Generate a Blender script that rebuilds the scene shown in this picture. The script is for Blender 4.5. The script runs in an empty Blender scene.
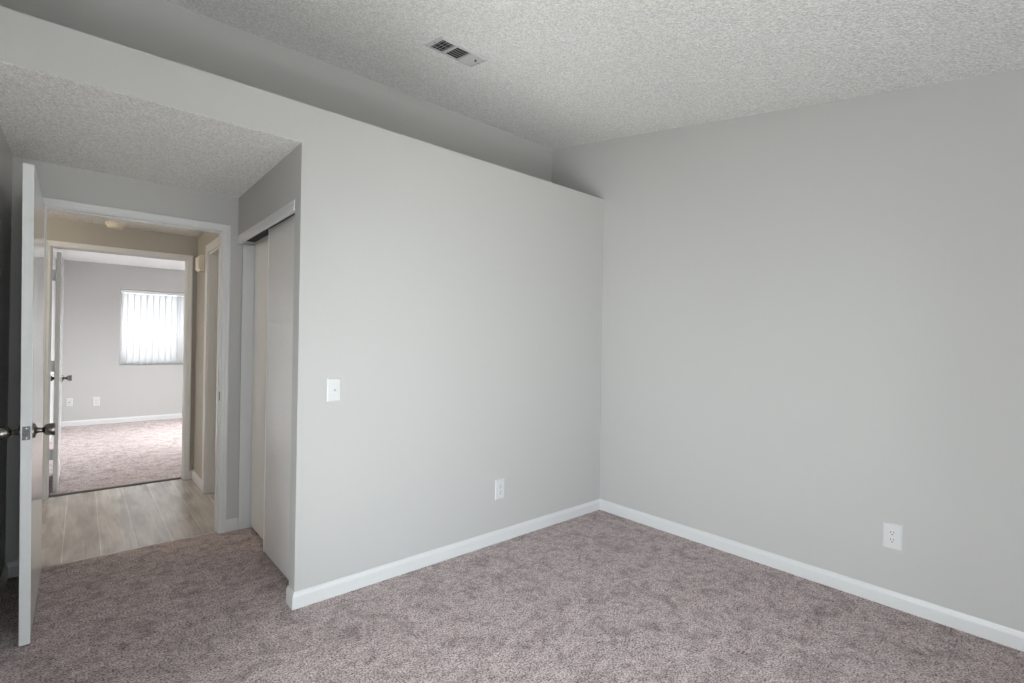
import bpy, bmesh, math, random
from mathutils import Vector, Matrix
random.seed(7)
sc = bpy.context.scene
C = sc.collection
PI = math.pi

# ---------------------------------------------------------------- camera
F, YAW, PITCH, ROLL = 494.111, 0.715955, 0.0027806, 0.0156691
cam_d = bpy.data.cameras.new('camera')
cam_d.sensor_fit = 'HORIZONTAL'
cam_d.sensor_width = 36.0
cam_d.lens = F / 1024 * 36
cam_d.clip_start = 0.02
cam = bpy.data.objects.new('camera', cam_d)
C.objects.link(cam)
fw = Vector((math.sin(YAW) * math.cos(PITCH), math.cos(YAW) * math.cos(PITCH), math.sin(PITCH)))
r0 = Vector((math.cos(YAW), -math.sin(YAW), 0))
u0 = r0.cross(fw)
r1 = r0 * math.cos(ROLL) + u0 * math.sin(ROLL)
u1 = -r0 * math.sin(ROLL) + u0 * math.cos(ROLL)
M = Matrix((r1, u1, -fw)).transposed().to_4x4()
M.translation = (-3.1712, -2.5383, 1.3299)
cam.matrix_world = M
sc.camera = cam

# ---------------------------------------------------------------- world, daylight, exposure
w = bpy.data.worlds.new('world')
sc.world = w
w.use_nodes = True
bg = w.node_tree.nodes['Background']
bg.inputs['Color'].default_value = (0.86, 0.93, 1.0, 1)
bg.inputs['Strength'].default_value = 3.0

def area(name, loc, aim, sx, sy, power, col, spread=180):
    l = bpy.data.lights.new(name, 'AREA')
    l.shape = 'RECTANGLE'
    l.size, l.size_y = sx, sy
    l.energy = power
    l.color = col
    l.spread = math.radians(spread)
    o = bpy.data.objects.new(name, l)
    o.location = loc
    o.rotation_euler = (Vector(aim) - Vector(loc)).to_track_quat('-Z', 'Y').to_euler()
    C.objects.link(o)
    return o

DAY = (0.985, 0.985, 1.0)
WIN_LEFT = (-2.45, -0.60, 0.06, 2.04)      # y0, y1, z0, z1 of the glass door left of the viewer
WIN_BACK = (-3.40, -0.75, 0.03, 2.03)      # x0, x1, z0, z1 of the glass door behind the viewer
sl = bpy.data.lights.new('sun', 'SUN')
sl.energy = 12
sl.angle = math.radians(0.6)
sl.color = (1.0, 0.97, 0.92)
so = bpy.data.objects.new('sun', sl)
so.rotation_euler = Vector((-0.2, 1.0, -1.45)).to_track_quat('-Z', 'Y').to_euler()
C.objects.link(so)
area('daylight_side', (-3.95, -1.9, 0.62), (-0.3, -2.3, 0.6), 0.8, 0.9, 50, DAY)
area('daylight_rear', (-2.9, -3.25, 0.45), (-2.9, 0.3, 0.2), 0.8, 0.7, 10, DAY)
area('upward_fill', (-2.85, -3.25, -0.02), (-2.85, -2.1, 2.6), 1.0, 0.5, 38, DAY)  # added upward lamp outside the glass door, stands in for ground bounce
area('daylight_far_room', (-2.0, 9.6, 2.0), (-2.0, 7.2, 1.4), 4.5, 3.4, 560, (1, 1, 1))
area('daylight_far_room_side', (-0.1, 5.5, 1.55), (-3.2, 5.4, -0.25), 1.3, 1.1, 68, (0.96, 1, 1), 95)
area('far_room_fill', (-0.09, 5.5, 1.50), (-2.9, 5.2, 0.6), 1.3, 1.1, 14, (0.94, 1, 1))  # added fill lamp in the side opening, evens out the far room
hl = bpy.data.lights.new('hall_lamp', 'POINT')
hl.energy = 33
hl.color = (1.0, 0.87, 0.68)
hl.shadow_soft_size = 0.10
hlo = bpy.data.objects.new('hall_lamp', hl)
hlo.location = (-4.55, 2.15, 2.1)
C.objects.link(hlo)

sc.view_settings.view_transform = 'Standard'
sc.view_settings.look = 'None'
sc.view_settings.exposure = 0.0
sc.view_settings.gamma = 1.0
sc.view_settings.use_curve_mapping = False
sc.cycles.max_bounces = 14
sc.cycles.diffuse_bounces = 10
sc.cycles.transparent_max_bounces = 12
sc.cycles.use_denoising = True
sc.cycles.sample_clamp_indirect = 6

# ---------------------------------------------------------------- materials
def new_mat(name):
    m = bpy.data.materials.new(name)
    m.use_nodes = True
    return m, m.node_tree.nodes, m.node_tree.links, m.node_tree.nodes['Principled BSDF']

def plain(name, col, rough=0.5, metal=0.0, bump=0.0, bscale=200.0, spec=0.5):
    m, N, L, b = new_mat(name)
    b.inputs['Base Color'].default_value = (*col, 1)
    b.inputs['Roughness'].default_value = rough
    b.inputs['Metallic'].default_value = metal
    b.inputs['Specular IOR Level'].default_value = spec
    g = N.new('ShaderNodeNewGeometry')
    n = N.new('ShaderNodeTexNoise')
    n.inputs['Scale'].default_value = bscale
    n.inputs['Detail'].default_value = 3
    L.new(g.outputs['Position'], n.inputs['Vector'])
    mix = N.new('ShaderNodeMixRGB')
    mix.inputs[1].default_value = (*[c * 0.97 for c in col], 1)
    mix.inputs[2].default_value = (*[min(1, c * 1.03) for c in col], 1)
    L.new(n.outputs['Fac'], mix.inputs[0])
    L.new(mix.outputs[0], b.inputs['Base Color'])
    if bump:
        bp = N.new('ShaderNodeBump')
        bp.inputs['Strength'].default_value = bump
        bp.inputs['Distance'].default_value = 0.002
        L.new(n.outputs['Fac'], bp.inputs['Height'])
        L.new(bp.outputs[0], b.inputs['Normal'])
    return m

def popcorn(name, col):
    m, N, L, b = new_mat(name)
    b.inputs['Roughness'].default_value = 0.95
    b.inputs['Specular IOR Level'].default_value = 0.1
    g = N.new('ShaderNodeNewGeometry')
    v = N.new('ShaderNodeTexVoronoi')              # round granules
    v.inputs['Scale'].default_value = 145
    L.new(g.outputs['Position'], v.inputs['Vector'])
    n = N.new('ShaderNodeTexNoise')                # clumping
    n.inputs['Scale'].default_value = 70
    n.inputs['Detail'].default_value = 3
    L.new(g.outputs['Position'], n.inputs['Vector'])
    sep = N.new('ShaderNodeSeparateColor')
    L.new(v.outputs['Color'], sep.inputs[0])
    mul = N.new('ShaderNodeMath'); mul.operation = 'MULTIPLY'      # some granules stand prouder
    inv = N.new('ShaderNodeMath'); inv.operation = 'SUBTRACT'; inv.inputs[0].default_value = 0.8
    L.new(v.outputs['Distance'], inv.inputs[1])
    L.new(inv.outputs[0], mul.inputs[0]); L.new(sep.outputs[0], mul.inputs[1])
    add = N.new('ShaderNodeMath'); add.operation = 'ADD'
    L.new(mul.outputs[0], add.inputs[0]); L.new(n.outputs['Fac'], add.inputs[1])
    bp = N.new('ShaderNodeBump')
    bp.inputs['Strength'].default_value = 0.8
    bp.inputs['Distance'].default_value = 0.010
    L.new(add.outputs[0], bp.inputs['Height'])
    L.new(bp.outputs[0], b.inputs['Normal'])
    mix = N.new('ShaderNodeMixRGB')
    mix.inputs[1].default_value = (*[c * 0.76 for c in col], 1)
    mix.inputs[2].default_value = (*[min(.97, c * 1.06) for c in col], 1)
    L.new(sep.outputs[1], mix.inputs[0])
    L.new(mix.outputs[0], b.inputs['Base Color'])
    return m

def carpet_mat():
    m, N, L, b = new_mat('carpet')
    b.inputs['Roughness'].default_value = 1.0
    b.inputs['Specular IOR Level'].default_value = 0.05
    b.inputs['Sheen Weight'].default_value = 0.15
    g = N.new('ShaderNodeNewGeometry')
    fine = N.new('ShaderNodeTexNoise')
    fine.inputs['Scale'].default_value = 125
    fine.inputs['Detail'].default_value = 3
    fine.inputs['Roughness'].default_value = 0.7
    L.new(g.outputs['Position'], fine.inputs['Vector'])
    vor = N.new('ShaderNodeTexVoronoi')
    vor.inputs['Scale'].default_value = 170
    L.new(g.outputs['Position'], vor.inputs['Vector'])
    big = N.new('ShaderNodeTexNoise')
    big.inputs['Scale'].default_value = 9
    big.inputs['Detail'].default_value = 8
    big.inputs['Roughness'].default_value = 0.72
    big.inputs['Distortion'].default_value = 0.6
    L.new(g.outputs['Position'], big.inputs['Vector'])
    r1_ = N.new('ShaderNodeValToRGB')
    e = r1_.color_ramp.elements
    e[0].position = 0.385; e[0].color = (0.10, 0.082, 0.079, 1)
    e[1].position = 0.60; e[1].color = (0.80, 0.68, 0.67, 1)
    e2 = r1_.color_ramp.elements.new(0.47); e2.color = (0.42, 0.342, 0.333, 1)
    mid = N.new('ShaderNodeTexNoise')
    mid.inputs['Scale'].default_value = 30
    mid.inputs['Detail'].default_value = 4
    mid.inputs['Roughness'].default_value = 0.6
    L.new(g.outputs['Position'], mid.inputs['Vector'])
    mf = N.new('ShaderNodeMixRGB'); mf.inputs[0].default_value = 0.22
    L.new(fine.outputs['Fac'], mf.inputs[1]); L.new(mid.outputs['Fac'], mf.inputs[2])
    L.new(mf.outputs[0], r1_.inputs[0])
    r2_ = N.new('ShaderNodeValToRGB')
    r2_.color_ramp.elements[0].position = 0.34; r2_.color_ramp.elements[0].color = (0.60, 0.575, 0.57, 1)
    r2_.color_ramp.elements[1].position = 0.54; r2_.color_ramp.elements[1].color = (1.0, 1.0, 1.0, 1)
    L.new(big.outputs['Fac'], r2_.inputs[0])
    mul = N.new('ShaderNodeMixRGB'); mul.blend_type = 'MULTIPLY'; mul.inputs[0].default_value = 1
    L.new(r1_.outputs[0], mul.inputs[1]); L.new(r2_.outputs[0], mul.inputs[2])
    L.new(mul.outputs[0], b.inputs['Base Color'])
    ad = N.new('ShaderNodeMath'); ad.operation = 'SUBTRACT'
    L.new(fine.outputs['Fac'], ad.inputs[0]); L.new(vor.outputs['Distance'], ad.inputs[1])
    bp = N.new('ShaderNodeBump')
    bp.inputs['Strength'].default_value = 0.6
    bp.inputs['Distance'].default_value = 0.006
    L.new(ad.outputs[0], bp.inputs['Height'])
    L.new(bp.outputs[0], b.inputs['Normal'])
    return m

def laminate_mat():
    m, N, L, b = new_mat('laminate')
    g = N.new('ShaderNodeNewGeometry')
    sep = N.new('ShaderNodeSeparateXYZ')
    L.new(g.outputs['Position'], sep.inputs[0])
    comb = N.new('ShaderNodeCombineXYZ')
    ax = N.new('ShaderNodeMath'); ax.operation = 'ADD'; ax.inputs[1].default_value = 3.246 + 0.18 * 20
    L.new(sep.outputs['X'], ax.inputs[0])
    ay = N.new('ShaderNodeMath'); ay.operation = 'ADD'; ay.inputs[1].default_value = 4.6
    L.new(sep.outputs['Y'], ay.inputs[0])
    L.new(ay.outputs[0], comb.inputs['X']); L.new(ax.outputs[0], comb.inputs['Y'])
    br = N.new('ShaderNodeTexBrick')
    br.offset = 0.37
    br.inputs['Scale'].default_value = 1
    br.inputs['Brick Width'].default_value = 14
    br.inputs['Row Height'].default_value = 0.18
    br.inputs['Mortar Size'].default_value = 0.0035
    br.inputs['Mortar Smooth'].default_value = 0.5
    br.inputs['Bias'].default_value = 0.0
    br.inputs['Color1'].default_value = (0.47, 0.44, 0.42, 1)
    br.inputs['Color2'].default_value = (0.60, 0.57, 0.55, 1)
    br.inputs['Mortar'].default_value = (0.74, 0.71, 0.69, 1)
    L.new(comb.outputs[0], br.inputs['Vector'])
    st = N.new('ShaderNodeVectorMath'); st.operation = 'MULTIPLY'; st.inputs[1].default_value = (24, 1.6, 1)
    L.new(g.outputs['Position'], st.inputs[0])
    gr = N.new('ShaderNodeTexNoise'); gr.inputs['Scale'].default_value = 1.4; gr.inputs['Detail'].default_value = 6
    gr.inputs['Distortion'].default_value = 1.1
    L.new(st.outputs[0], gr.inputs['Vector'])
    bl = N.new('ShaderNodeVectorMath'); bl.operation = 'MULTIPLY'; bl.inputs[1].default_value = (5, 1.3, 1)
    L.new(g.outputs['Position'], bl.inputs[0])
    cl = N.new('ShaderNodeTexNoise'); cl.inputs['Scale'].default_value = 1.7; cl.inputs['Detail'].default_value = 5
    L.new(bl.outputs[0], cl.inputs['Vector'])
    rg = N.new('ShaderNodeValToRGB')
    rg.color_ramp.elements[0].position = 0.34; rg.color_ramp.elements[0].color = (0.82, 0.81, 0.80, 1)
    rg.color_ramp.elements[1].position = 0.62; rg.color_ramp.elements[1].color = (1.06, 1.05, 1.05, 1)
    L.new(gr.outputs['Fac'], rg.inputs[0])
    rc = N.new('ShaderNodeValToRGB')
    rc.color_ramp.elements[0].position = 0.38; rc.color_ramp.elements[0].color = (0.76, 0.75, 0.74, 1)
    rc.color_ramp.elements[1].position = 0.58; rc.color_ramp.elements[1].color = (1.05, 1.05, 1.05, 1)
    L.new(cl.outputs['Fac'], rc.inputs[0])
    m1 = N.new('ShaderNodeMixRGB'); m1.blend_type = 'MULTIPLY'; m1.inputs[0].default_value = 1
    m2 = N.new('ShaderNodeMixRGB'); m2.blend_type = 'MULTIPLY'; m2.inputs[0].default_value = 1
    L.new(br.outputs['Color'], m1.inputs[1]); L.new(rg.outputs[0], m1.inputs[2])
    L.new(m1.outputs[0], m2.inputs[1]); L.new(rc.outputs[0], m2.inputs[2])
    L.new(m2.outputs[0], b.inputs['Base Color'])
    b.inputs['Roughness'].default_value = 0.24
    bp = N.new('ShaderNodeBump'); bp.inputs['Strength'].default_value = 0.12; bp.inputs['Distance'].default_value = 0.002
    L.new(gr.outputs['Fac'], bp.inputs['Height']); L.new(bp.outputs[0], b.inputs['Normal'])
    return m

def vane_mat():
    m, N, L, b = new_mat('blind_vane')
    out = N['Material Output']
    d = N.new('ShaderNodeBsdfDiffuse'); d.inputs['Color'].default_value = (0.85, 0.85, 0.86, 1)
    t = N.new('ShaderNodeBsdfTranslucent'); t.inputs['Color'].default_value = (0.88, 0.88, 0.90, 1)
    g = N.new('ShaderNodeNewGeometry')
    n = N.new('ShaderNodeTexNoise'); n.inputs['Scale'].default_value = 300
    L.new(g.outputs['Position'], n.inputs['Vector'])
    bp = N.new('ShaderNodeBump'); bp.inputs['Strength'].default_value = 3.05; bp.inputs['Distance'].default_value = 0.001
    L.new(n.outputs['Fac'], bp.inputs['Height']); L.new(bp.outputs[0], d.inputs['Normal'])
    mx = N.new('ShaderNodeMixShader'); mx.inputs[0].default_value = 0.34
    L.new(d.outputs[0], mx.inputs[1]); L.new(t.outputs[0], mx.inputs[2])
    L.new(mx.outputs[0], out.inputs['Surface'])
    return m

def glass_mat():
    m, N, L, b = new_mat('window_glass')
    out = N['Material Output']
    t = N.new('ShaderNodeBsdfTransparent'); t.inputs['Color'].default_value = (0.96, 0.98, 0.97, 1)
    gl = N.new('ShaderNodeBsdfGlossy'); gl.inputs['Roughness'].default_value = 0.02
    fr = N.new('ShaderNodeFresnel'); fr.inputs['IOR'].default_value = 1.25
    mx = N.new('ShaderNodeMixShader')
    L.new(fr.outputs[0], mx.inputs[0]); L.new(t.outputs[0], mx.inputs[1]); L.new(gl.outputs[0], mx.inputs[2])
    L.new(mx.outputs[0], out.inputs['Surface'])
    return m

MAT = dict(
    wall=plain('wall_paint', (0.53, 0.524, 0.518), 0.62, bump=0.22, bscale=130, spec=0.3),
    hall=plain('hall_paint', (0.43, 0.41, 0.375), 0.62, bump=0.2, bscale=130, spec=0.3),
    white=plain('trim_paint', (0.71, 0.712, 0.72), 0.32, bump=0.04, bscale=60),
    door=plain('door_paint', (0.72, 0.725, 0.73), 0.13, bump=0.03, bscale=40),
    closet=plain('closet_door_paint', (0.85, 0.84, 0.83), 0.24, bump=0.03, bscale=40),
    plastic=plain('white_plastic', (0.67, 0.67, 0.68), 0.35, bump=0.02),
    ivory=plain('ivory_plastic', (0.78, 0.72, 0.62), 0.45, bump=0.02),
    slot=plain('dark_slot', (0.02, 0.02, 0.022), 0.6),
    duct=plain('dark_duct', (0.035, 0.035, 0.035), 0.8),
    vent=plain('vent_enamel', (0.58, 0.58, 0.585), 0.4, bump=0.02),
    metal=plain('aged_nickel', (0.24, 0.225, 0.21), 0.26, 1.0, bump=0.02),
    plate=plain('latch_steel', (0.11, 0.115, 0.13), 0.4, 0.7),
    strip=plain('threshold_metal', (0.10, 0.09, 0.085), 0.45, 0.3),
    seam=plain('carpet_edge', (0.52, 0.48, 0.45), 0.5),
    vinyl=plain('window_vinyl', (0.85, 0.85, 0.86), 0.35),
    ceil=popcorn('popcorn_ceiling', (0.94, 0.93, 0.91)),
    ceil_flat=plain('flat_ceiling_paint', (0.84, 0.84, 0.83), 0.9, bump=0.2, bscale=90, spec=0.1),
    carpet=carpet_mat(), laminate=laminate_mat(), vane=vane_mat(), glass=glass_mat(),
    ground=plain('outside_ground', (0.42, 0.41, 0.39), 0.9, bump=0.2, bscale=20),
)

# ---------------------------------------------------------------- mesh helpers
def box(bm, x0, x1, y0, y1, z0, z1):
    vs = [bm.verts.new((x, y, z)) for x in (x0, x1) for y in (y0, y1) for z in (z0, z1)]
    for f in ((0, 1, 3, 2), (4, 6, 7, 5), (0, 4, 5, 1), (2, 3, 7, 6), (0, 2, 6, 4), (1, 5, 7, 3)):
        bm.faces.new([vs[i] for i in f])

def prism(bm, pts, axis, a0, a1):
    """polygon (two coordinates, the third = axis) extruded from a0 to a1"""
    def mk(p, a):
        p = list(p); p.insert(axis, a); return bm.verts.new(p)
    lo = [mk(p, a0) for p in pts]; hi = [mk(p, a1) for p in pts]
    n = len(pts)
    bm.faces.new(lo); bm.faces.new(hi[::-1])
    for i in range(n):
        bm.faces.new((lo[i], hi[i], hi[(i + 1) % n], lo[(i + 1) % n]))

def lathe(bm, prof, origin, axis, seg=28):
    """prof = (distance along axis, radius)"""
    ax = Vector(axis).normalized()
    a = ax.orthogonal().normalized(); b = ax.cross(a)
    o = Vector(origin); rings = []
    for d, r in prof:
        if r < 1e-6:
            rings.append([bm.verts.new(o + ax * d)])
        else:
            rings.append([bm.verts.new(o + ax * d + (a * math.cos(2 * PI * k / seg) + b * math.sin(2 * PI * k / seg)) * r) for k in range(seg)])
    for p, q in zip(rings, rings[1:]):
        for k in range(seg):
            k2 = (k + 1) % seg
            if len(p) == 1 and len(q) == 1: continue
            if len(p) == 1: bm.faces.new((p[0], q[k], q[k2]))
            elif len(q) == 1: bm.faces.new((p[k], q[0], p[k2]))
            else: bm.faces.new((p[k], q[k], q[k2], p[k2]))

def build(name, bm, mat, parent=None, bevel=0.0, smooth=False, seg=2):
    bmesh.ops.recalc_face_normals(bm, faces=bm.faces)
    me = bpy.data.meshes.new(name)
    bm.to_mesh(me); bm.free()
    me.materials.append(MAT[mat])
    o = bpy.data.objects.new(name, me)
    C.objects.link(o)
    if parent: o.parent = parent
    if bevel:
        md = o.modifiers.new('bevel', 'BEVEL'); md.width = bevel; md.segments = seg; md.limit_method = 'ANGLE'
    if smooth:
        for p in me.polygons: p.use_smooth = True
        md = o.modifiers.new('split', 'EDGE_SPLIT'); md.split_angle = math.radians(35)
    return o

def boxes(name, lst, mat, parent=None, bevel=0.0):
    bm = bmesh.new()
    for b in lst: box(bm, *b)
    return build(name, bm, mat, parent, bevel)

def tag(o, label, cat, group=None, kind=None):
    o['label'] = label; o['category'] = cat
    if group: o['group'] = group
    if kind: o['kind'] = kind
    return o

def struct(o, label, cat):
    return tag(o, label, cat, kind='structure')

def empty(name, loc):
    o = bpy.data.objects.new(name, None); o.location = loc; o.empty_display_size = 0.05
    C.objects.link(o); return o

def casing(name, u0, u1, zt, plane, side, axis, mat='white', w_=0.057, left=True, right=True, z0=0.0):
    """moulded casing round an opening u0..u1 x z0..zt on the wall plane; axis = 'y' (wall faces +-y) or 'x'; side = outward sign"""
    prof = [(0.0, 0.0), (0.0, 0.009), (0.004, 0.0115), (w_ * .42, 0.0125), (w_ * .55, 0.0155), (w_ - .006, 0.017), (w_, 0.013), (w_, 0.0)]
    bm = bmesh.new()
    def V(u, t, z):
        p = plane + side * t
        return bm.verts.new((u, p, z) if axis == 'y' else (p, u, z))
    rails = []
    for ww, t in prof:
        pts = []
        pts += [(u0 - ww, z0), (u0 - ww, zt + ww)] if left else [(u0, zt + ww)]
        pts += [(u1 + ww, zt + ww), (u1 + ww, z0)] if right else [(u1, zt + ww)]
        rails.append([V(u, t, z) for u, z in pts])
    for a, b in zip(rails, rails[1:]):
        for i in range(len(a) - 1):
            bm.faces.new((a[i], a[i + 1], b[i + 1], b[i]))
    for e in (0, -1):
        bm.faces.new([r_[e] for r_ in rails])
    a, b = rails[-1], rails[0]
    for i in range(len(a) - 1):
        bm.faces.new((a[i], a[i + 1], b[i + 1], b[i]))
    return build(name, bm, mat)

BASE = [(0.0, 0.0), (0.0125, 0.0), (0.0125, 0.056), (0.0115, 0.062), (0.0065, 0.074), (0.005, 0.082), (0.0, 0.082)]
def baseboard(name, pts, mat='white', prof=BASE):
    """pts = plan polyline along the wall face; room lies to the LEFT of travel"""
    bm = bmesh.new()
    n = len(pts); P = [Vector(p) for p in pts]
    offs = []
    for i in range(n):
        ns = []
        if i > 0: d = (P[i] - P[i - 1]).normalized(); ns.append(Vector((-d.y, d.x)))
        if i < n - 1: d = (P[i + 1] - P[i]).normalized(); ns.append(Vector((-d.y, d.x)))
        offs.append(ns[0] if len(ns) == 1 else (ns[0] + ns[1]) / (1 + ns[0].dot(ns[1])))
    rows = [[bm.verts.new((P[i].x + offs[i].x * t, P[i].y + offs[i].y * t, z)) for t, z in prof] for i in range(n)]
    k = len(prof)
    for a, b in zip(rows, rows[1:]):
        for j in range(k):
            bm.faces.new((a[j], b[j], b[(j + 1) % k], a[(j + 1) % k]))
    bm.faces.new(rows[0]); bm.faces.new(rows[-1][::-1])
    return build(name, bm, mat)

# ---------------------------------------------------------------- dimensions
XA = -2.363      # alcove's right wall face = left end of the closet wall
XL = -3.472      # left wall face
D = 1.31         # wall with the bedroom doorway
HW = 2.503       # top of the closet wall (plant ledge)
HA = 2.31        # alcove ceiling
S = 0.594        # upper wall behind the ledge
YB = -2.78       # wall behind the camera
def zc(y): return 3.078 - 0.163 * (S - y)     # sloped ceiling
DX0, DX1, DZ = -3.340, -2.457, 2.063          # bedroom doorway
H0, H1 = 1.43, 2.95                           # hall
FX0, FX1 = -3.368, -2.441                     # far doorway
R0, R1 = 3.07, 7.20                           # far room
FZ = 2.055                                    # far doorway height
XH = -2.36                                    # hall right wall face

# ---------------------------------------------------------------- room shell
bm = bmesh.new()
box(bm, XL - 0.12, 0.12, YB - 0.14, 1.345, -0.12, 0.0)
struct(build('floor', bm, 'carpet'), 'taupe pink cut-pile carpet covering the bedroom floor', 'floor')
struct(boxes('floor_hall', [(-6.6, XH + 0.12, 1.345, 3.03, -0.12, -0.004)], 'laminate'), 'grey brown wood plank floor of the hall', 'floor')
struct(boxes('floor_far_room', [(XL - 0.12, 0.0, 3.075, R1 + 0.14, -0.12, 0.002)], 'carpet'), 'pale carpet in the far room beyond the hall', 'floor')
struct(boxes('trim_1', [(DX0, DX1, 1.338, 1.352, -0.03, 0.002)], 'seam'), 'thin pale strip where bedroom carpet meets hall planks', 'threshold strip')
bm = bmesh.new()
prism(bm, [(3.028, -0.03), (3.028, 0.001), (3.036, 0.006), (3.070, 0.006), (3.080, 0.001), (3.080, -0.03)], 0, FX0, FX1)
struct(build('trim_2', bm, 'strip'), 'dark metal threshold strip across the far doorway', 'threshold strip')

# closet wall, return, and header over the alcove (one painted wall with a ledge on top)
bm = bmesh.new()
prism(bm, [(XA, 0.0), (0.0, 0.0), (0.0, 0.11), (XA + 0.115, 0.11), (XA + 0.115, 0.09), (XA, 0.09)], 2, 0.0, HA)
box(bm, XL, 0.0, 0.0, 0.11, HA, HW)
struct(build('wall_closet', bm, 'wall'), 'light grey closet wall running to the corner, stopping short of the ceiling', 'wall')
struct(boxes('trim_3', [(XL, 0.0, 0.11, S, HW - 0.05, HW)], 'wall'), 'grey ledge on top of the closet wall', 'ledge')
bm = bmesh.new()
box(bm, XL - 0.12, 0.0, S, S + 0.12, HA + 0.14, zc(S) + 0.05)
struct(build('wall_upper', bm, 'wall'), 'shaded grey upper wall set back behind the ledge', 'wall')
bm = bmesh.new()
prism(bm, [(YB - 0.14, 0.0), (D + 0.12, 0.0), (D + 0.12, 2.45), (S + 0.12, 2.45), (S + 0.12, zc(S + .12) + 0.05), (YB - 0.14, zc(YB - .14) + 0.05)], 0, 0.0, 0.12)
struct(build('wall_right', bm, 'wall'), 'plain light grey wall on the right under the sloped ceiling', 'wall')
bm = bmesh.new()
ly0, ly1, lz0, lz1 = WIN_LEFT
prism(bm, [(ly1, 0.0), (D + 0.12, 0.0), (D + 0.12, 2.45), (S + 0.12, 2.45), (S + .12, zc(S + .12) + 0.05), (ly1, zc(ly1) + 0.05)], 0, XL - 0.12, XL)
prism(bm, [(YB - 0.14, 0.0), (ly0, 0.0), (ly0, zc(ly0) + 0.05), (YB - 0.14, zc(YB - .14) + 0.05)], 0, XL - 0.12, XL)
prism(bm, [(ly0, lz1), (ly1, lz1), (ly1, zc(ly1) + 0.05), (ly0, zc(ly0) + 0.05)], 0, XL - 0.12, XL)
box(bm, XL - .12, XL, ly0, ly1, 0, lz0)
struct(build('wall_left', bm, 'wall'), 'shaded grey left wall behind the open door', 'wall')
x0, x1, z0, z1 = WIN_BACK
struct(boxes('wall_back', [(XL, x0, YB - .14, YB, 0, zc(YB)), (x1, 0, YB - .14, YB, 0, zc(YB)), (x0, x1, YB - .14, YB, 0, z0), (x0, x1, YB - .14, YB, z1, zc(YB))], 'wall'),
       'grey window wall behind the viewer', 'wall')
bm = bmesh.new()
ya, yb = YB - 0.14, S + 0.12
prism(bm, [(ya, zc(ya)), (yb, zc(yb)), (yb, zc(yb) + 0.12), (ya, zc(ya) + 0.12)], 0, XL - 0.12, 0.12)
struct(build('ceiling', bm, 'ceil'), 'sloped popcorn-textured bedroom ceiling', 'ceiling')
struct(boxes('ceiling_alcove', [(XL, XA + 0.0005, 0.003, D, HA - 0.002, HA + 0.14)], 'ceil'), 'low popcorn ceiling over the entry alcove', 'ceiling')
# wall with the bedroom doorway
struct(boxes('wall_door', [(XL, DX0 - .019, D, H0, 0, 2.45), (DX1 + .019, 0.0, D, H0, 0, 2.45), (DX0 - .019, DX1 + .019, D, H0, DZ + .019, 2.45)], 'wall'),
       'grey alcove wall around the bedroom doorway', 'wall')
# alcove right wall over the closet opening
CY0, CY1, CZ = 0.09, D - .001, 2.018
struct(boxes('wall_alcove', [(XA, XA + .115, CY0, D, CZ, HA)], 'wall'), 'grey alcove wall above the sliding closet doors', 'wall')
struct(boxes('ceiling_closet', [(XA + .115, 0.0, .11, D, 2.40, 2.45)], 'ceil_flat'), 'flat ceiling inside the closet', 'ceiling')

# hall shell
struct(boxes('wall_hall_far', [(-6.6, FX0 - .019, H1, R0, 0, 2.5), (FX1 + .019, 0.0, H1, R0, 0, 2.5), (FX0 - .019, FX1 + .019, H1, R0, FZ + .019, 2.5)], 'hall'),
       'tan hall wall around the far doorway', 'wall')
HD0, HD1 = 1.62, 2.372       # hall side door opening (y)
struct(boxes('wall_hall_right', [(XH, XH + .12, H0, HD0, 0, 2.4), (XH, XH + .12, HD1, H1, 0, 2.4), (XH, XH + .12, HD0, HD1, DZ, 2.4)], 'hall'),
       'tan hall wall at the right with a side door', 'wall')
struct(boxes('wall_hall_near', [(-6.6, XL - .12, D + .0, H0, 0, 2.4)], 'hall'), 'tan hall wall left of the bedroom', 'wall')
struct(boxes('wall_hall_end', [(-6.72, -6.6, D, R0, 0, 2.4)], 'hall'), 'tan wall at the far left end of the hall', 'wall')
struct(boxes('ceiling_hall', [(-6.6, XH, H0, H1, 2.283, 2.40)], 'ceil'), 'low textured hall ceiling', 'ceiling')

# far room shell
WX0, WX1, WZ0, WZ1 = -2.735, -1.17, 0.885, 2.068
struct(boxes('wall_far_room', [(XL - .12, WX0, R1, R1 + .14, 0, 2.5), (WX1, 0.0, R1, R1 + .14, 0, 2.5), (WX0, WX1, R1, R1 + .14, 0, WZ0), (WX0, WX1, R1, R1 + .14, WZ1, 2.5)], 'wall'),
       'grey wall of the far room around its window', 'wall')
struct(boxes('wall_far_room_left', [(XL - .12, XL, R0, R1, 0, 2.5)], 'wall'), 'grey left wall of the far room', 'wall')
SY0, SY1 = 4.7, 6.3
struct(boxes('wall_far_room_right', [(-0.12, 0.0, R0, SY0, 0, 2.5), (-0.12, 0.0, SY1, R1, 0, 2.5), (-0.12, 0.0, SY0, SY1, 0, .9), (-0.12, 0.0, SY0, SY1, 2.06, 2.5)], 'wall'),
       'grey right wall of the far room', 'wall')
struct(boxes('ceiling_far_room', [(XL - .12, 0.0, R0, R1 + .14, 2.44, 2.56)], 'ceil_flat'), 'bright white ceiling of the far room', 'ceiling')
struct(boxes('ground', [(-14, 14, -22, YB - .15, -0.5, -0.06), (-14, 14, R1 + .15, 26, -0.5, -0.06), (-14, -6.8, YB - .15, R1 + .15, -.5, -.06), (-6.8, XL - .13, YB - .15, 1.2, -.5, -.06)], 'ground'), 'ground outside the windows', 'ground')

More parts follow.
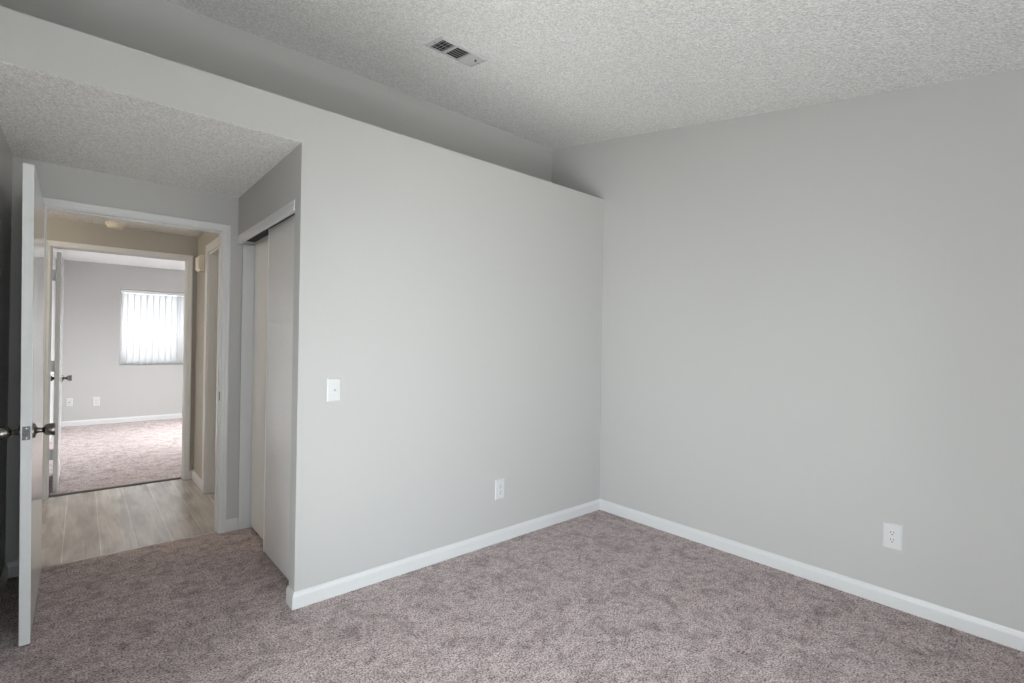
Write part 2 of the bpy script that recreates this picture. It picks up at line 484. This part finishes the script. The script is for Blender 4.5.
# ---------------------------------------------------------------- windows
def window(name, x0, x1, z0, z1, ymid, label, axis='y'):
    f, t = 0.045, 0.03
    xm = (x0 + x1) / 2
    def q(a, b, c, d, e, g): return (a, b, c, d, e, g) if axis == 'y' else (c, d, a, b, e, g)
    lst = [q(b[0], b[1], ymid - t, ymid + t, b[2], b[3]) for b in ((x0, x0 + f, z0, z1), (x1 - f, x1, z0, z1), (x0 + f, x1 - f, z0, z0 + f),
           (x0 + f, x1 - f, z1 - f, z1), (xm - .025, xm + .025, z0 + f, z1 - f))]
    o = struct(boxes(name, lst, 'vinyl', bevel=.003), label, 'window')
    for a, b in ((x0 + f, xm - .025), (xm + .025, x1 - f)):
        boxes('pane', [q(a, b, ymid - .003, ymid + .003, z0 + f, z1 - f)], 'glass', o)
    return o
window('window_1', WX0, WX1, WZ0, WZ1, R1 + .105, 'white framed window of the far room behind vertical blinds')
window('window_2', *WIN_BACK, YB - .09, 'white framed glass door behind the viewer')
window('window_3', *WIN_LEFT, XL - .08, 'white framed glass door in the left wall beside the viewer', 'x')

# ---------------------------------------------------------------- trim
def jamb(name, u0, u1, zt, a0, a1, axis, mat, stop=None):
    t = 0.019
    lst = []
    def add(p0, p1, q0, q1, z0, z1):
        lst.append((p0, p1, q0, q1, z0, z1) if axis == 'y' else (q0, q1, p0, p1, z0, z1))
    add(u0 - t, u0, a0, a1, 0, zt); add(u1, u1 + t, a0, a1, 0, zt); add(u0 - t, u1 + t, a0, a1, zt, zt + t)
    if stop:
        s0, s1 = stop
        add(u0, u0 + .006, s0, s1, 0, zt); add(u1 - .006, u1, s0, s1, 0, zt); add(u0 + .006, u1 - .006, s0, s1, zt - .006, zt)
    return boxes(name, lst, mat)

struct(casing('trim_4', DX0 - .004, DX1 + .004, DZ + .004, D, -1, 'y', 'white', 0.043), 'white moulded casing around the bedroom doorway', 'door casing')
dj = struct(jamb('trim_5', DX0, DX1, DZ, D, H0, 'y', 'white', (D + .045, D + .08)), 'white jamb lining the bedroom doorway', 'door jamb')
bm = bmesh.new(); box(bm, DX1 - .0015, DX1, D + .002, D + .030, 0.905, 0.965)
build('strike_plate', bm, 'plate', dj)['label'] = 'small dark metal strike plate'
struct(casing('trim_6', DX0 - .004, DX1 + .004, DZ + .004, H0, 1, 'y', 'white', 0.054), 'white casing on the hall side of the bedroom doorway', 'door casing')
struct(casing('trim_7', FX0 - .004, FX1 + .004, FZ + .004, H1, -1, 'y', 'white', 0.043), 'warm-lit casing around the far doorway, hall side', 'door casing')
struct(jamb('trim_8', FX0, FX1, FZ, H1, R0, 'y', 'white', (H1 + .04, H1 + .075)), 'white jamb lining the far doorway', 'door jamb')
struct(casing('trim_9', HD0, HD1, DZ + .004, XH, -1, 'x', 'white', 0.062), 'casing around the side door on the right hall wall', 'door casing')
struct(jamb('trim_10', HD0 + .019, HD1 - .019, DZ - .019, XH, XH + .12, 'x', 'white', (XH + .055, XH + .08)), 'jamb lining the side door on the right hall wall', 'door jamb')
# closet header, side jamb
bm = bmesh.new()
prism(bm, [(XA + .012, CZ - .033), (XA - .007, CZ - .033), (XA - .008, CZ - .028), (XA - .007, CZ - .012), (XA - .004, CZ - .006), (XA - .005, CZ + .004), (XA - .003, CZ + .012), (XA - .003, CZ + .020), (XA - .0005, CZ + .026), (XA, CZ + .026), (XA, CZ), (XA + .012, CZ)], 1, CY0 + .001, D - .001)
struct(build('trim_11', bm, 'white'), 'white header moulding above the sliding closet doors', 'header trim')
struct(boxes('trim_12', [(XA + .028, XA + .1145, CY1 - .020, CY1, 0, CZ - .033)], 'white', bevel=.001), 'white side jamb at the back of the closet opening', 'closet jamb')

struct(baseboard('baseboard_right', [(0.0, YB + .02), (0.0, 0.0), (XA, 0.0), (XA, CY0 - .001)]), 'white baseboard running along the right wall and closet wall', 'baseboard')
struct(baseboard('baseboard_door', [(XA + .0275, D), (DX1 + .0475, D)]), 'short white baseboard beside the bedroom doorway', 'baseboard')
struct(baseboard('baseboard_left', [(DX0 - .0475, D), (XL, D), (XL, YB + .02)]), 'white baseboard along the shaded left wall', 'baseboard')
struct(baseboard('baseboard_hall', [(XH, HD1 + .0625), (XH, H1), (FX1 + .0475, H1)]), 'short baseboard in the hall corner below the wall chime', 'baseboard')
struct(baseboard('baseboard_far_room', [(0.0 - .12, R1), (XL, R1), (XL, R0 + .01)]), 'white baseboard at the foot of the far room window wall', 'baseboard')
# sides of the closet opening recess: closet front return beside the sliding doors is part of wall_closet

# ---------------------------------------------------------------- doors
def knob(parent, origin, axis, mat='metal', name='knob', s=1.0):
    bm = bmesh.new()
    lathe(bm, [(0, 0.0), (0, .033 * s), (.004 * s, .033 * s), (.009 * s, .027 * s), (.012 * s, .015 * s), (.018 * s, .0115 * s), (.028 * s, .011 * s), (.034 * s, .015 * s),
               (.038 * s, .0215 * s), (.043 * s, .0245 * s), (.066 * s, .0285 * s), (.070 * s, .0275 * s), (.072 * s, .024 * s), (.071 * s, .012 * s), (.0705 * s, 0.0)], origin, axis)
    return build(name, bm, mat, parent, smooth=True)

DT = 0.036
# open bedroom door: hinged at the left jamb, swung back beside the left wall
d1 = boxes('door_1', [(-DT, 0.0, -0.878, 0.0, 0.006, 2.062)], 'door', bevel=0.0015)
d1.location = (DX0 + .014, D - .022, 0)
d1.rotation_euler = (0, math.radians(-0.4), math.radians(0.3))
struct(d1, 'white flush bedroom door standing open against the left wall, latch edge toward viewer', 'door')
ky, kz = -0.878 + .064, 0.912
knob(d1, (0, ky, kz), (1, 0, 0)); knob(d1, (-DT, ky, kz), (-1, 0, 0))
bm = bmesh.new(); box(bm, -DT / 2 - .0125, -DT / 2 + .0125, -.8805, -.8778, kz - .029, kz + .029)
lp = build('latch_plate', bm, 'plate', d1, bevel=.0008)
lp['label'] = 'dark steel latch plate'
bm = bmesh.new(); prism(bm, [(-DT / 2 - .007, -.8803), (-DT / 2 + .007, -.8803), (-DT / 2 + .007, -.883), (-DT / 2 - .007, -.889)], 2, kz - .009, kz + .009)
build('latch_bolt', bm, 'metal', lp)
for dz in (-.021, .021):
    bm = bmesh.new(); lathe(bm, [(0, .004), (.001, .0035), (.0012, 0)], (-DT / 2, -.8804, kz + dz), (0, -1, 0), 12)
    build('screw', bm, 'metal', lp)
for hz in (.22, 1.03, 1.84):
    bm = bmesh.new(); lathe(bm, [(0, 0), (0, .006), (.09, .006), (.09, 0)], (-.003 - DT, .006, hz - .045), (0, 0, 1), 12)
    build('hinge', bm, 'metal', d1, smooth=True)

# far door, open into the far room
FT = 0.028
d4 = boxes('door_2', [(0.0, FT, 0.0, 0.80, 0.02, 2.035)], 'door', bevel=0.0015)
d4.location = (-3.340, R0 + .03, 0)
struct(d4, 'white door opened into the far room, seen on its hinged edge', 'door')
knob(d4, (FT, .80 - .064, .925), (1, 0, 0)); knob(d4, (0, .80 - .064, .925), (-1, 0, 0))
for hz in (.335, 1.075, 1.835):
    bm = bmesh.new()
    box(bm, -.030, 0.0, -.002, .001, hz - .045, hz + .045)
    lathe(bm, [(0, 0), (0, .006), (.092, .006), (.092, 0)], (-.006, -.004, hz - .046), (0, 0, 1), 12)
    build('hinge', bm, 'white', d4, smooth=True)

# side door in the right hall wall (closed)
d5 = boxes('door_3', [(XH + .081, XH + .116, HD0 + .02, HD1 - .02, .012, DZ - .021)], 'door', bevel=.0015)
struct(d5, 'closed pale side door in the right hall wall', 'door')
knob(d5, (XH + .081, HD0 + .085, .92), (-1, 0, 0))

# sliding closet doors
def closet_door(name, xa, y0, y1, label):
    o = boxes(name, [(xa, xa + .028, y0, y1, .020, CZ - .0065)], 'closet', bevel=.0015)
    struct(o, label, 'closet door')
    o['group'] = 'sliding closet doors'
    return o
cd = closet_door('door_4', XA + .056, 0.115, 0.765, 'pale sliding closet door in front, nearer the room corner')
boxes('edge_strip', [(XA + .0535, XA + .086, .753, .768, .020, CZ - .0065)], 'vinyl', cd, .001)['label'] = 'lighter edge strip'
closet_door('door_5', XA + .101, 0.700, CY1 - .0205, 'shaded sliding closet door behind, nearer the bedroom doorway')
struct(boxes('trim_13', [(XA + .030, XA + .132, CY0 + .041, CY1 - .017, CZ - .006, CZ)], 'duct'), 'dark track above the sliding closet doors', 'door track')

# ---------------------------------------------------------------- plates, vent, alarm, chime
def plate_root(name, loc, normal, w_, h_, mat='plastic'):
    """a wall plate lying on the wall, local x = along wall, local -y = out of the wall"""
    bm = bmesh.new()
    t = .006
    pts = [(-w_ / 2, 0, -h_ / 2), (w_ / 2, 0, -h_ / 2), (w_ / 2, 0, h_ / 2), (-w_ / 2, 0, h_ / 2)]
    i_ = .006
    a = [bm.verts.new(p) for p in pts]
    b = [bm.verts.new((p[0], -.002, p[2])) for p in pts]
    c = [bm.verts.new((p[0] * (1 - 2 * i_ / w_), -t, p[2] * (1 - 2 * i_ / h_))) for p in pts]
    bm.faces.new(a)
    for p, q in ((a, b), (b, c)):
        for k in range(4): bm.faces.new((p[k], p[(k + 1) % 4], q[(k + 1) % 4], q[k]))
    bm.faces.new(c)
    o = build(name, bm, mat)
    o.location = loc
    o.rotation_euler = (0, 0, normal)
    return o
def screw(parent, x, z, y=-.006):
    bm = bmesh.new()
    lathe(bm, [(0, .0035), (.0008, .003), (.0012, 0)], (x, y, z), (0, -1, 0), 14)
    return build('screw', bm, 'plastic', parent)
def receptacle(parent, zc_):
    bm = bmesh.new()
    n = 24; pts = []
    for k in range(n):
        a = 2 * PI * k / n
        pts.append((max(-.0145, min(.0145, .0175 * math.cos(a))), zc_ + .0165 * math.sin(a)))
    lo = [bm.verts.new((x, -.0055, z)) for x, z in pts]; hi = [bm.verts.new((x, -.0078, z)) for x, z in pts]
    bm.faces.new(hi)
    for k in range(n): bm.faces.new((lo[k], lo[(k + 1) % n], hi[(k + 1) % n], hi[k]))
    r = build('receptacle', bm, 'plastic', parent)
    for sx, w2, h2 in ((-.0066, .0014, .0044), (.0066, .0014, .0036)):
        bm = bmesh.new(); box(bm, sx - w2, sx + w2, -.0082, -.0074, zc_ + .004 - h2, zc_ + .004 + h2); build('slot', bm, 'slot', r)
    bm = bmesh.new(); lathe(bm, [(0, 0), (0, .0029), (.0008, .0029), (.0008, 0)], (0, -.0074, zc_ - .0085), (0, -1, 0), 14); build('slot', bm, 'slot', r)
def outlet(loc, normal, label, w_=.082, h_=.130, group='wall outlets'):
    o = plate_root('wall_outlet', loc, normal, w_, h_)
    tag(o, label, 'outlet', group)
    receptacle(o, .0185); receptacle(o, -.0185); screw(o, 0, 0)
    return o
outlet((-1.051, 0, .351), 0, 'white duplex outlet on the closet wall near the corner', .080, .132)
outlet((0, -1.911, .362), -PI / 2, 'white duplex outlet on the right wall above the baseboard', .082, .132)
outlet((-2.998, R1, .347), 0, 'white outlet on the far room wall, right of a smaller plate', .088, .138)

sw = plate_root('light_switch', (-2.182, 0, 1.072), 0, .074, .120)
tag(sw, 'white toggle light switch on the closet wall', 'switch')
bm = bmesh.new(); box(bm, -.0055, .0055, -.0072, -.005, -.0125, .0125); build('toggle_slot', bm, 'plastic', sw)
bm = bmesh.new(); prism(bm, [(-.006, .004), (-.006, -.007), (-.018, -.010), (-.0185, -.003)], 0, -.0042, .0042); build('toggle', bm, 'plastic', sw, bevel=.0008)
screw(sw, 0, .030); screw(sw, 0, -.030)

tv = plate_root('cable_plate', (-3.302, R1, .354), 0, .074, .118)
tag(tv, 'small white cable plate on the far room wall beside the opened door', 'wall plate')
bm = bmesh.new(); lathe(bm, [(0, 0), (0, .007), (.004, .007), (.004, .0045), (.012, .0045), (.012, 0)], (0, -.006, 0), (0, -1, 0), 14); build('connector', bm, 'metal', tv, smooth=True)
screw(tv, 0, .042); screw(tv, 0, -.042)

# ceiling register (three-way louvres) on the slope
vx0, vx1, vy0, vy1 = -1.778, -1.463, -0.343, -0.168
vr = empty('ceiling_vent', ((vx0 + vx1) / 2, (vy0 + vy1) / 2, zc((vy0 + vy1) / 2)))
vr.rotation_euler = (math.atan(0.163), 0, 0)
tag(vr, 'white rectangular air vent with dark louvres on the sloped ceiling', 'vent')
hw, hh = (vx1 - vx0) / 2, (vy1 - vy0) / 2 * 1.02
bm = bmesh.new()
prof = [(0.0, 0.0), (0.0, -.003), (.014, -.008), (.019, -.009), (.019, .004)]
rings = []
for ins, z in prof:
    rings.append([bm.verts.new((sx * (hw - ins), sy * (hh - ins), z)) for sx, sy in ((-1, -1), (1, -1), (1, 1), (-1, 1))])
for a, b in zip(rings, rings[1:]):
    for k in range(4): bm.faces.new((a[k], a[(k + 1) % 4], b[(k + 1) % 4], b[k]))
ix, iy = hw - .019, hh - .019
s1, s2 = -ix + .088, ix - .088
for s_ in (s1, s2): box(bm, s_ - .008, s_ + .008, -iy, iy, -.0088, -.001)
build('frame', bm, 'vent', vr)
bm = bmesh.new(); box(bm, -ix, ix, -iy, iy, -.0006, .003); build('duct_backing', bm, 'duct', vr)['label'] = 'dark sheet behind the louvres in place of the unlit duct'  # near-black sheet, the duct's inner shade put into its colour
def blade(p0, p1, tilt, wd):
    """thin louvre blade from p0 to p1 (plan), tilted"""
    bm = bmesh.new()
    a, b = Vector((*p0, -.0055)), Vector((*p1, -.0055))
    d = (b - a).normalized(); n = Vector((-d.y, d.x, 0))
    o = n * math.cos(tilt) * wd / 2 + Vector((0, 0, 1)) * math.sin(tilt) * wd / 2
    tt = n.cross(o).normalized() * 0 + (d.cross(o)).normalized() * .0005
    vs = []
    for q in (a, b):
        for s_ in (-1, 1):
            for t_ in (-1, 1): vs.append(bm.verts.new(q + o * s_ + tt * t_))
    for f in ((0, 1, 3, 2), (4, 6, 7, 5), (0, 4, 5, 1), (2, 3, 7, 6), (0, 2, 6, 4), (1, 5, 7, 3)): bm.faces.new([vs[i] for i in f])
    return build('louvre', bm, 'vent', vr)
for k in range(4):
    x = -ix + .012 + k * .0190
    blade((x, -iy), (x, iy), math.radians(-46), .007)
bm = bmesh.new()
for k in range(3): box(bm, -ix, s1 - .008, -iy * .6 + k * iy * .6 - .0010, -iy * .6 + k * iy * .6 + .0010, -.0036, -.0026)
build('damper_bar', bm, 'vent', vr)
for k in range(6):
    y = -iy + .010 + k * (2 * iy - .020) / 5
    blade((s1 + .008, y), (s2 - .008, y), math.radians(33), .006)
for k in range(6):
    x = s2 + .013 + k * .0125
    blade((x, -iy), (x, iy), math.radians(38), .0155)
bm = bmesh.new(); box(bm, ix - .035, ix - .027, -.03, -.022, -.016, -.006); build('lever', bm, 'slot', vr)
for sx in (-1, 1):
    bm = bmesh.new(); lathe(bm, [(0, .004), (.0015, .003), (.002, 0)], (sx * (hw - .009), 0, -.0062), (0, 0, -1), 12); build('screw', bm, 'metal', vr)

# smoke detector on the hall ceiling
sd = empty('smoke_detector', (-2.972, 2.80, 2.283))
tag(sd, 'round white smoke detector on the hall ceiling', 'smoke detector')
bm = bmesh.new(); lathe(bm, [(0, 0), (0, .070), (.012, .070), (.014, .066), (.016, .062)], (0, 0, 0), (0, 0, -1), 40); build('base', bm, 'ivory', sd, smooth=True)
bm = bmesh.new(); lathe(bm, [(.014, .063), (.034, .058), (.041, .050), (.043, .030), (.043, 0)], (0, 0, 0), (0, 0, -1), 40); build('cover', bm, 'ivory', sd, smooth=True)
bm = bmesh.new(); lathe(bm, [(.043, .010), (.0455, .009), (.0455, 0)], (0, .02, 0), (0, 0, -1), 16); build('test_button', bm, 'plastic', sd, smooth=True)

# chime box on the right hall wall
ch = empty('door_chime', (XH, 2.66, 1.998))
tag(ch, 'small ivory chime box high on the right hall wall', 'chime')
bm = bmesh.new()
prism(bm, [(0, -.070), (0, .070), (-.030, .070), (-.045, .055), (-.045, -.050), (-.030, -.070)], 1, -.085, .085)
build('cover', bm, 'ivory', ch, bevel=.004)
bm = bmesh.new()
for k in range(5): box(bm, -.0462, -.0445, -.06, .06, -.03 + k * .012, -.026 + k * .012)
build('grille', bm, 'ivory', ch)

# ---------------------------------------------------------------- vertical blinds in the far window
vb = empty('vertical_blind', ((WX0 + WX1) / 2, R1 + .045, WZ0))
tag(vb, 'white vertical blinds glowing in the far room window', 'blinds')
bm = bmesh.new(); box(bm, WX0 + .006 - vb.location.x, WX1 - .006 - vb.location.x, -.022, .022, WZ1 - .052 - WZ0, WZ1 - .004 - WZ0)
build('head_rail', bm, 'vinyl', vb, bevel=.003)
nv = 19
for i in range(nv):
    x = WX0 + .051 + i * (WX1 - WX0 - .102) / (nv - 1) - vb.location.x
    bm = bmesh.new()
    W2, ns = .0505, 6
    ang = math.radians(20 + random.uniform(-.7, .7))
    pts = []
    for k in range(ns + 1):
        u = -W2 + 2 * W2 * k / ns
        v = .006 * (1 - (u / W2) ** 2)
        pts.append((x + u * math.cos(ang) - v * math.sin(ang), u * math.sin(ang) + v * math.cos(ang)))
    lo = [bm.verts.new((px, py, .004)) for px, py in pts]; hi = [bm.verts.new((px, py, WZ1 - WZ0 - .055)) for px, py in pts]
    for k in range(ns): bm.faces.new((lo[k], lo[k + 1], hi[k + 1], hi[k]))
    o = build('vane', bm, 'vane', vb)
    for p in o.data.polygons: p.use_smooth = True
    md = o.modifiers.new('thick', 'SOLIDIFY'); md.thickness = .0008
bm = bmesh.new(); lathe(bm, [(0, 0), (0, .003), (.9, .003), (.9, 0)], (WX0 + .03 - vb.location.x, -.026, WZ1 - WZ0 - .05), (0, 0, -1), 8)
build('pull_wand', bm, 'vinyl', vb, smooth=True)
